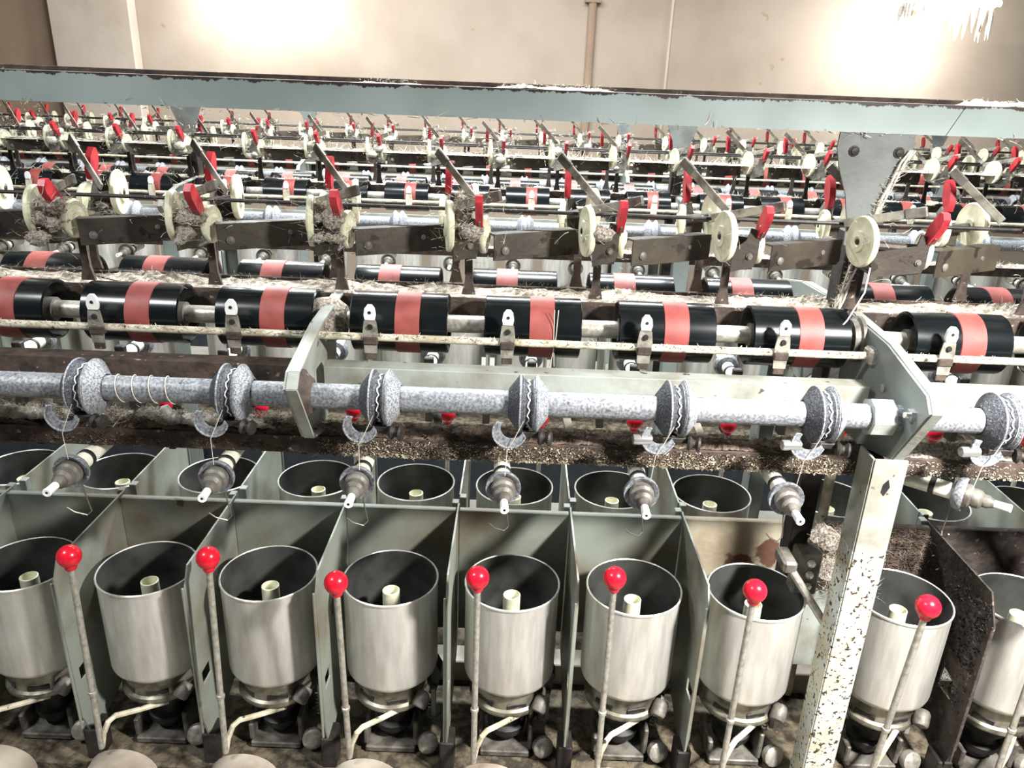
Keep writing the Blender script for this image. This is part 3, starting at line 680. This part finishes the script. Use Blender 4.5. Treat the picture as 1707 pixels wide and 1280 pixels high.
def frame(x, k):
    M, dz = MACH[k]; big = k == 0
    root = link('machine_frame', None, (x, M, -1.45)); o = (x, M, -1.45)
    tag(root, {0: 'rust-specked frame post with dark side plate and funnel bracket', 1: '', 2: ''}[k] or '', 'frame')
    def P(n, g, m, par=None): return link(n, g.mesh(n, m, o), parent=par or root)
    # legs near and rear
    for sg in (-1, 1):
        y = M+sg*.262
        spk = big and sg < 0; g = G()
        for z0_, z1_, m_ in (((-1.45, -.625, 'paint_speck'), (-.625, -.475, 'paint_light')) if spk else ((-1.45, -.475+dz, 'paint'),)):
            g.use(m_).bbox(x-.024, x+.022, y-.0025, y+.0025, z0_, z1_, .0003).bbox(x-.026, x-.022, min(y, y-sg*.045), max(y, y-sg*.045), z0_, z1_, .0003)
        leg = P('leg', g, None)
        if big and sg < 0:
            P('bolt_hole', G().prism([(x-.006, -.512), (x, -.504), (x+.004, -.516), (x-.002, -.530), (x-.007, -.524)], 'y', y-.0032, y-.0028), 'black_rubber', leg)
        if sg < 0 or big:
            g, fl = side_plate(x+.0, M, dz, 1 if sg < 0 else -1)
            pl = P('side_plate', g, 'paint' if not big else 'paint')
            P('folded_edge', fl, 'paint_light', pl)
            if big and sg < 0:
                P('bolt', G().lathe([(0, .012), (.004, .012), (.0045, .006), (.009, .006), (.009, 0)], (x-.002, M-.29, -.395), (-1, 0, 0), 8), 'chrome', pl)
                P('bolt', G().lathe([(0, .004), (.006, .003), (.006, 0)], (x-.002, M-.20, -.392), (-1, 0, 0), 10), 'rod_steel', pl)
                P('rod_clamp', G().bbox(x-.012, x+.004, M-.162, M-.132, -.375, -.350, .004), 'rod_steel', pl)
                P('shaft_collar', G().lathe([(.0175, 0), (.026, .0), (.026, .03), (.0175, .03)], (x-.045, M-.257, -.413), (1, 0, 0), 8), 'paint_light', pl)
                P('bearing', G().lathe([(.0135, -.03), (.020, -.029), (.022, -.018), (.030, -.016), (.031, -.008), (.036, -.006), (.036, 0)], (x-.002, M-.088, -.356), (1, 0, 0), 20), 'bracket_grey', pl)
    # central stem and funnel bracket
    z0 = -.335+dz; zt = -.058+dz
    P('stem', G().bbox(x-.018, x+.018, M-.022, M+.022, -1.06, -.205+dz, .002), 'dark_iron')
    fp = [(x-.054, zt), (x-.055, zt-.022), (x-.047, zt-.05), (x-.030, zt-.09), (x-.022, zt-.13), (x-.020, zt-.165), (x+.018, zt-.165), (x+.020, zt-.125), (x+.035, zt-.085), (x+.050, zt-.045), (x+.056, zt-.022), (x+.056, zt)]
    if big: fp = [(a-.008 if b < zt-.1 else a-.010, b) for a, b in fp]
    f = P('funnel_plate', G().prism(fp, 'y', M-.034, M-.030), 'paint_dark')
    for bx_ in (-.040, .026): P('bolt', G().lathe([(0, .005), (.005, .004), (.006, .002), (.008, .0015), (.008, 0)], (x+bx_, M-.034, zt-.026), (0, -1, 0), 10), 'dark_iron', f)
    return root
fnames = {0: 'foreground', 1: 'middle machine', 2: 'farthest machine'}
for k in range(3):
    M, dz = MACH[k]
    vis = [x for x in FRAMES if -60 < px(x, M, -.2) < 1767]
    for i, x in enumerate(vis):
        r = frame(x, k)
        if k: r['label'] = 'grey frame with funnel-shaped hanger of the %s, %s' % (MN[k], ('only one' if len(vis) == 1 else ORD[i]+' from left')); r['group'] = 'frames of the '+MN[k]
# mid bracket of the front machine
M = MACH[0][0]; x = -.287; o = (x, M, -.5)
root = link('mid_bracket', None, o); tag(root, 'pale mid bracket plate with rusty collar around the front shaft', 'bracket')
g, fl = side_plate(x, M, 0, 1)
pl = link('side_plate', g.mesh('side_plate', 'paint_light', o), parent=root)
link('folded_edge', fl.mesh('folded_edge', 'paint_light', o), parent=pl)
link('collar', G().lathe([(.0175, -.006), (.030, -.006), (.036, -.003), (.036, .004), (.030, .008), (.024, .016), (.0175, .018)], (x, M-.257, -.413), (1, 0, 0), 20).mesh('collar', 'rust_brown', o), parent=root)
link('bearing', G().lathe([(.0135, -.03), (.022, -.028), (.032, -.016), (.034, 0), (.032, .016), (.022, .030), (.0135, .032)], (x, M-.088, -.356), (1, 0, 0), 20).mesh('bearing', 'lint_grey', o), parent=root)

# ------------------------------------------------------------------ bits around the frame post
root = link('switch_box', None, (.44, 1.15, -.80)); tag(root, 'small bolted clamp block and bent strut behind the frame post', 'clamp'); o = (.44, 1.15, -.80)
def P(n, g, m): return link(n, g.mesh(n, m, o), parent=root)
P('clamp_block', G().bbox(.468, .508, 1.065, 1.095, -.770, -.690, .003), 'bracket_grey')
for z in (-.708, -.730, -.752): P('bolt', G().lathe([(0, .006), (.006, .005), (.008, .003), (.008, 0)], (.490, 1.065, z), (0, -1, 0), 10), 'chrome')
P('strut', G().tube([(.441, 1.045, -.696), (.448, 1.042, -.703), (.526, 1.02, -.812), (.528, 1.02, -.87)], .0065, 10), 'rod_steel')
P('knuckle', G().bbox(.436, .458, 1.035, 1.085, -.712, -.690, .004), 'bracket_grey')
P('angle_plate', G().bbox(.44, .49, 1.15, 1.155, -.88, -.84, .001), 'paint_light')
single('upright_pipe', G().cyl((.560, 1.205, -1.1), (.556, 1.205, -.53), .0085, 12), 'rod_paint', 'thin tan upright pipe beside the frame post', 'pipe')
single('support_plate', G().bbox(.505, .56, 1.12, 1.13, -.96, -.79, .002), 'paint_light', 'pale upright plate low beside the frame post', 'panel')

# ------------------------------------------------------------------ yarn threads
g = G(); M0 = MACH[0][0]
g.tube([(.503, M0-.135, -.235), (.500, M0-.14, -.27), (.492, M0-.12, -.318), (.480, M0-.12, -.335)], .0012, 5)
single('yarn_thread', g, 'yarn', 'white yarn hanging from the cream wheel by the frame post', 'yarn')
g = G()
for a in (0, .006): g.tube([(.058+a, M0-.135, -.315), (.059+a*.5, M0-.136, -.36), (.062-a, M0-.128, -.405)], .0007, 4)
single('yarn_thread', g, 'yarn', 'loose yarn crossing the band of the fifth front drum', 'yarn')
g = G(); pts = [(-.54+.075*t/60, M0-.257+.019*math.cos(t*.35), -.413+.019*math.sin(t*.35)) for t in range(0, 75)]
g.tube(pts, .0007, 4); single('yarn_thread', g, 'yarn', 'yarn wound loosely around the left end of the front shaft', 'yarn')

# ------------------------------------------------------------------ lint
def fibre(g, p, L, wd, rr, up=.6, spread=1.0):
    d = Vector((rr.gauss(0, spread), rr.gauss(0, spread), abs(rr.gauss(0, up)))).normalized()
    s = Vector((rr.gauss(0, 1), rr.gauss(0, 1), rr.gauss(0, 1))); s = (s-d*s.dot(d)).normalized()*wd
    c = Vector((rr.gauss(0, .5), rr.gauss(0, .5), rr.gauss(0, .4)))
    p = Vector(p); vs = []
    for i in range(4):
        t = i/3; q = p+d*L*t+c*L*t*t; ww = s*(1-.7*t); vs += [q-ww, q+ww]
    g.add(vs, [(0, 1, 3, 2), (2, 3, 5, 4), (4, 5, 7, 6)])
def lint_strip(name, x0, x1, y0, y1, z, m, label, n, L=.010, h=.006, seed=1, gate=None, wd=.0006, up=.6):
    rr = random.Random(seed); g = G()
    nx = max(20, int((x1-x0)/.004)); ny = max(4, int((y1-y0)/.004))
    ph = [rr.uniform(0, 6.28) for _ in range(8)]
    def H(x, y):
        v = sum(math.sin(x*(23+37*k)+ph[k]+y*(61+31*k))/(k+1)**.6 for k in range(7))*.26
        return h*max(0, .45+v)*(.7+.6*rr.random())*(gate(x) if gate else 1)
    vs = []; 
    for i in range(nx+1):
        for j in range(ny+1):
            x = x0+(x1-x0)*i/nx; y = y0+(y1-y0)*j/ny
            e = 0 if j in (0, ny) else 1
            vs.append((x, y+(rr.uniform(-.002, .002) if e == 0 else 0), z+H(x, y)*(.25+.75*e)))
    g.add(vs, [(i*(ny+1)+j, (i+1)*(ny+1)+j, (i+1)*(ny+1)+j+1, i*(ny+1)+j+1) for i in range(nx) for j in range(ny)])
    for _ in range(n):
        x = rr.uniform(x0, x1); gt = gate(x) if gate else 1
        if rr.random() > gt: continue
        fibre(g, (x, rr.uniform(y0, y1), z+rr.uniform(0, h)), L*rr.uniform(.4, 1.5), wd*rr.uniform(.5, 1.4), rr, up)
    o = link(name, g.mesh(name, m, flat=True)); return tag(o, label, 'lint', None, 'stuff')
M1, M2, M3 = MACH[0][0], MACH[1][0], MACH[2][0]
lint_strip('lint_layer', -1.3, 1.3, M1-.043, M1+.043, -.332, 'lint_dusty', 'white lint lying along the gutter of the nearest machine', 8000, .0065, .012, 1, wd=.0005, gate=lambda x: .55+.45*math.sin(11*x+2)*math.sin(29*x))
lint_strip('lint_layer', -1.9, 1.9, M2-.043, M2+.043, -.362, 'lint', 'white lint lying along the gutter of the middle machine', 3500, .012, .010, 2, wd=.0009)
lint_strip('lint_layer', -2.9, 2.9, M3-.043, M3+.043, -.422, 'lint', 'white lint lying along the gutter of the farthest machine', 3000, .014, .010, 3, wd=.0012)
lint_strip('lint_layer', -1.2, .515, M1-.212, M1-.170, -.495, 'lint_brown', 'brown lint matted on the tray under the front shaft', 8000, .006, .009, 4, wd=.0005)
lint_strip('lint_layer', .545, 1.3, M1-.212, M1-.170, -.495, 'lint_grey', 'grey lint matted on the tray right of the frame post', 2600, .006, .009, 5, wd=.0005)
lint_strip('lint_layer', -1.2, -.30, M1-.205, M1-.168, -.492, 'lint', 'white fluffy lint on the left end of the tray', 4200, .007, .014, 6, wd=.0005)
lint_strip('lint_layer', -1.8, 1.8, M2-.212, M2-.170, -.525, 'lint', 'white lint on the tray of the middle machine', 3000, .012, .008, 7, wd=.0009)
lint_strip('lint_layer', -1.9, 1.9, M2-.12, M2-.05, -.244, 'lint', 'white lint caught on the deflectors of the middle machine', 2200, .016, .004, 8, wd=.0009, up=.9)
lint_strip('lint_layer', -.9, .9, M1-.012, M1+.030, -.0165, 'lint', 'white lint patches on top of the front top beam', 1500, .006, .0075, 9, gate=lambda x: max(0, min(1, 2.4*(math.sin(7.3*x+1.9)+.55*math.sin(19*x)-.55+.5*max(0, x)))), wd=.0006)
# fringe along the tray lip: short yellowish crumbs
def fringe(x0, x1, y, z0, z1, m, label, n, seed, L=.0038):
    rr = random.Random(seed); g = G()
    for _ in range(n):
        x = rr.uniform(x0, x1); z = z0+(z1-z0)*rr.random()**1.6
        fibre(g, (x, y, z), L*rr.uniform(.4, 1.3), .0008*rr.uniform(.6, 1.8), rr, .3, .7)
    o = link('lint_fringe', g.mesh('lint_fringe', m, flat=True)); tag(o, label, 'lint', None, 'stuff')
fringe(-1.2, -.30, M1-.2165, -.520, -.500, 'lint_brown', 'brown lint fringe on the left tray lip', 1800, 11)
fringe(-.28, .50, M1-.2165, -.524, -.498, 'lint_yellow', 'yellowish lint crumbs along the tray lip left of the frame post', 4200, 12, .003)
fringe(-.28, .50, M1-.2165, -.524, -.496, 'lint_brown', 'brown lint crumbs along the tray lip left of the frame post', 3600, 17, .0034)
fringe(.55, 1.3, M1-.2165, -.524, -.498, 'lint_yellow', 'yellowish lint crumbs along the tray lip right of the frame post', 2600, 13, .003)
fringe(-.9, .9, M1-.153, -.361, -.356, 'lint', 'lint flecks clinging to the front clip rod', 900, 14, .005)
fringe(-.9, .9, M1-.0355, -.062, -.056, 'lint', 'lint wisps hanging under the front top beam', 160, 15, .012)
# clumps on the cradles: dense on the left, thin on the right
def clump_row(k, far, xs, label, seed, dens, sc=1.0, m='lint_grey', N=150, wd=.0006):
    M, dz = MACH[k]; sg = -1 if far else 1; rr = random.Random(seed); g = G(); gf = G()
    for x in xs:
        q = dens(x)
        for _ in range(int((13 if k == 0 else 9)*q)):
            c = (x+sg*(.115+rr.uniform(-.018, .016)), M+sg*(-.118+rr.uniform(-.012, .03)), -.212+dz+rr.uniform(-.028, .026))
            r = rr.uniform(.006, .015)*sc
            n0 = len(g.v); nb = 14 if k == 0 else 8; g.ball(c, r, nb, (1.25, .7, .8)); p1, p2 = rr.uniform(0, 6), rr.uniform(0, 6)
            for i in range(n0, len(g.v)):
                v = g.v[i]; f_ = 1+.22*math.sin(v[0]*420+p1)*math.sin(v[2]*380+p2)+rr.uniform(-.10, .10); g.v[i] = tuple(c[j]+(v[j]-c[j])*f_ for j in range(3))
            for _2 in range(90 if k == 0 else 12):
                v = Vector((rr.gauss(0, 1), rr.gauss(0, 1)-.4*sg, rr.gauss(0, 1))).normalized()*r*.9
                fibre(gf, Vector(c)+v, rr.uniform(.004, .010), wd*rr.uniform(.5, 1.1), rr, .6)
        for _ in range(int(N*(.25+q))):
            p = (x+sg*(.115+rr.gauss(0, .028)), M+sg*(-.10+rr.gauss(0, .03)), -.205+dz+rr.gauss(0, .026))
            fibre(gf, p, rr.uniform(.006, .018), wd*rr.uniform(.5, 1.3), rr, .5)
    if g.v: tag(link('lint_clump', g.mesh('lint_clump', m, sharp=80)), label.replace('wisps', 'clumps'), 'lint', None, 'stuff')
    tag(link('lint_wisps', gf.mesh('lint_wisps', 'lint', flat=True)), label, 'lint', None, 'stuff')
d1 = lambda x: max(0, min(1, (.10-x)/.35))
clump_row(0, False, spindles(1.0), 'lint wisps around the front cradles', 21, d1, 1, 'lint_grey', 220, .0004)
clump_row(0, True, spindles(1.1), 'lint wisps around the rear-side cradles', 22, lambda x: .35 if x < .1 else .05, .8, 'lint_grey', 90, .0005)
clump_row(1, False, spindles(1.9), 'lint wisps around the near cradles of the middle machine', 23, lambda x: max(.05, min(1, (.4-x)/.8)), 1.15, 'lint', 240, .0007)
clump_row(1, True, spindles(2.0), 'lint wisps around the rear cradles of the middle machine', 24, lambda x: max(.05, min(.8, (.4-x)/.8)), 1.1, 'lint', 160, .0007)
clump_row(2, False, spindles(2.9), 'lint wisps around the near cradles of the farthest machine', 25, lambda x: max(.05, min(1, (.8-x)/1.0)), 1.2, 'lint', 120, .0011)
clump_row(2, True, spindles(2.9), 'lint wisps around the rear cradles of the farthest machine', 26, lambda x: max(.05, min(.8, (.8-x)/1.0)), 1.0, 'lint', 50, .0014)
# fuzzy pile behind the frame post
rr = random.Random(31); g = G()
for _ in range(46):
    c = (rr.uniform(.535, .61), rr.uniform(1.11, 1.17), rr.uniform(-.775, -.70)); n0 = len(g.v); g.ball(c, rr.uniform(.012, .024), 10)
    for i in range(n0, len(g.v)):
        v = g.v[i]; f_ = 1+rr.uniform(-.25, .25); g.v[i] = tuple(c[j]+(v[j]-c[j])*f_ for j in range(3))
for _ in range(2600):
    fibre(g, (rr.uniform(.525, .62), rr.uniform(1.085, 1.15), rr.uniform(-.79, -.685)), rr.uniform(.006, .016), .0005, rr, .5)
tag(link('lint_pile', g.mesh('lint_pile', 'lint_grey', flat=True)), 'shaggy grey lint pile behind the frame post', 'lint', None, 'stuff')
g = G()
for _ in range(2600):
    fibre(g, (rr.uniform(.60, .745), 1.195, rr.uniform(-.80, -.72)), rr.uniform(.006, .016), .0006, rr, .4)
tag(link('lint_mat', g.mesh('lint_mat', 'lint_brown', flat=True)), 'brown lint fuzz on the back plate right of the frame post', 'lint', None, 'stuff')

# fuzzy rope of lint down the right edge of the funnel bracket
g = G(); rr = random.Random(41)
for _ in range(1500):
    t = rr.random(); X0 = .578-.066*t**.7 + rr.gauss(0, .003); Z0 = -.085-.235*t
    fibre(g, (X0-.004, M1-.036+rr.gauss(0, .003), Z0), rr.uniform(.003, .008), .0006, rr, .5, .8)
for q in range(5):
    pts = [(.578-.066*t**.7+.004*math.sin(t*9+q*2)-.004, M1-.037+.004*math.cos(t*7+q), -.080-.245*t) for t in [k/14 for k in range(15)]]
    g.tube(pts, .0016, 5)
tag(link('lint_rope', g.mesh('lint_rope', 'lint', flat=True)), 'stringy lint hanging down the right edge of the funnel bracket', 'lint', None, 'stuff')

# flaking crust on the grimy partition
g = G(); rr = random.Random(51)
for _ in range(2400):
    t = rr.random()
    y = 1.0+.19*rr.random()**1.5; z = -.735-.22*rr.random(); dd = math.hypot((y-1.03)/.07, (z+.80)/.07)
    if rr.random() > (1.0 if dd < 1 else .22): continue
    fibre(g, (.7512, y, z), rr.uniform(.003, .008), rr.uniform(.0008, .0022), rr, .4, .8)
tag(link('grime_crust', g.mesh('grime_crust', 'dark_iron', flat=True)), 'dark flaking crust on the grimy partition right of the frame post', 'grime', None, 'stuff')
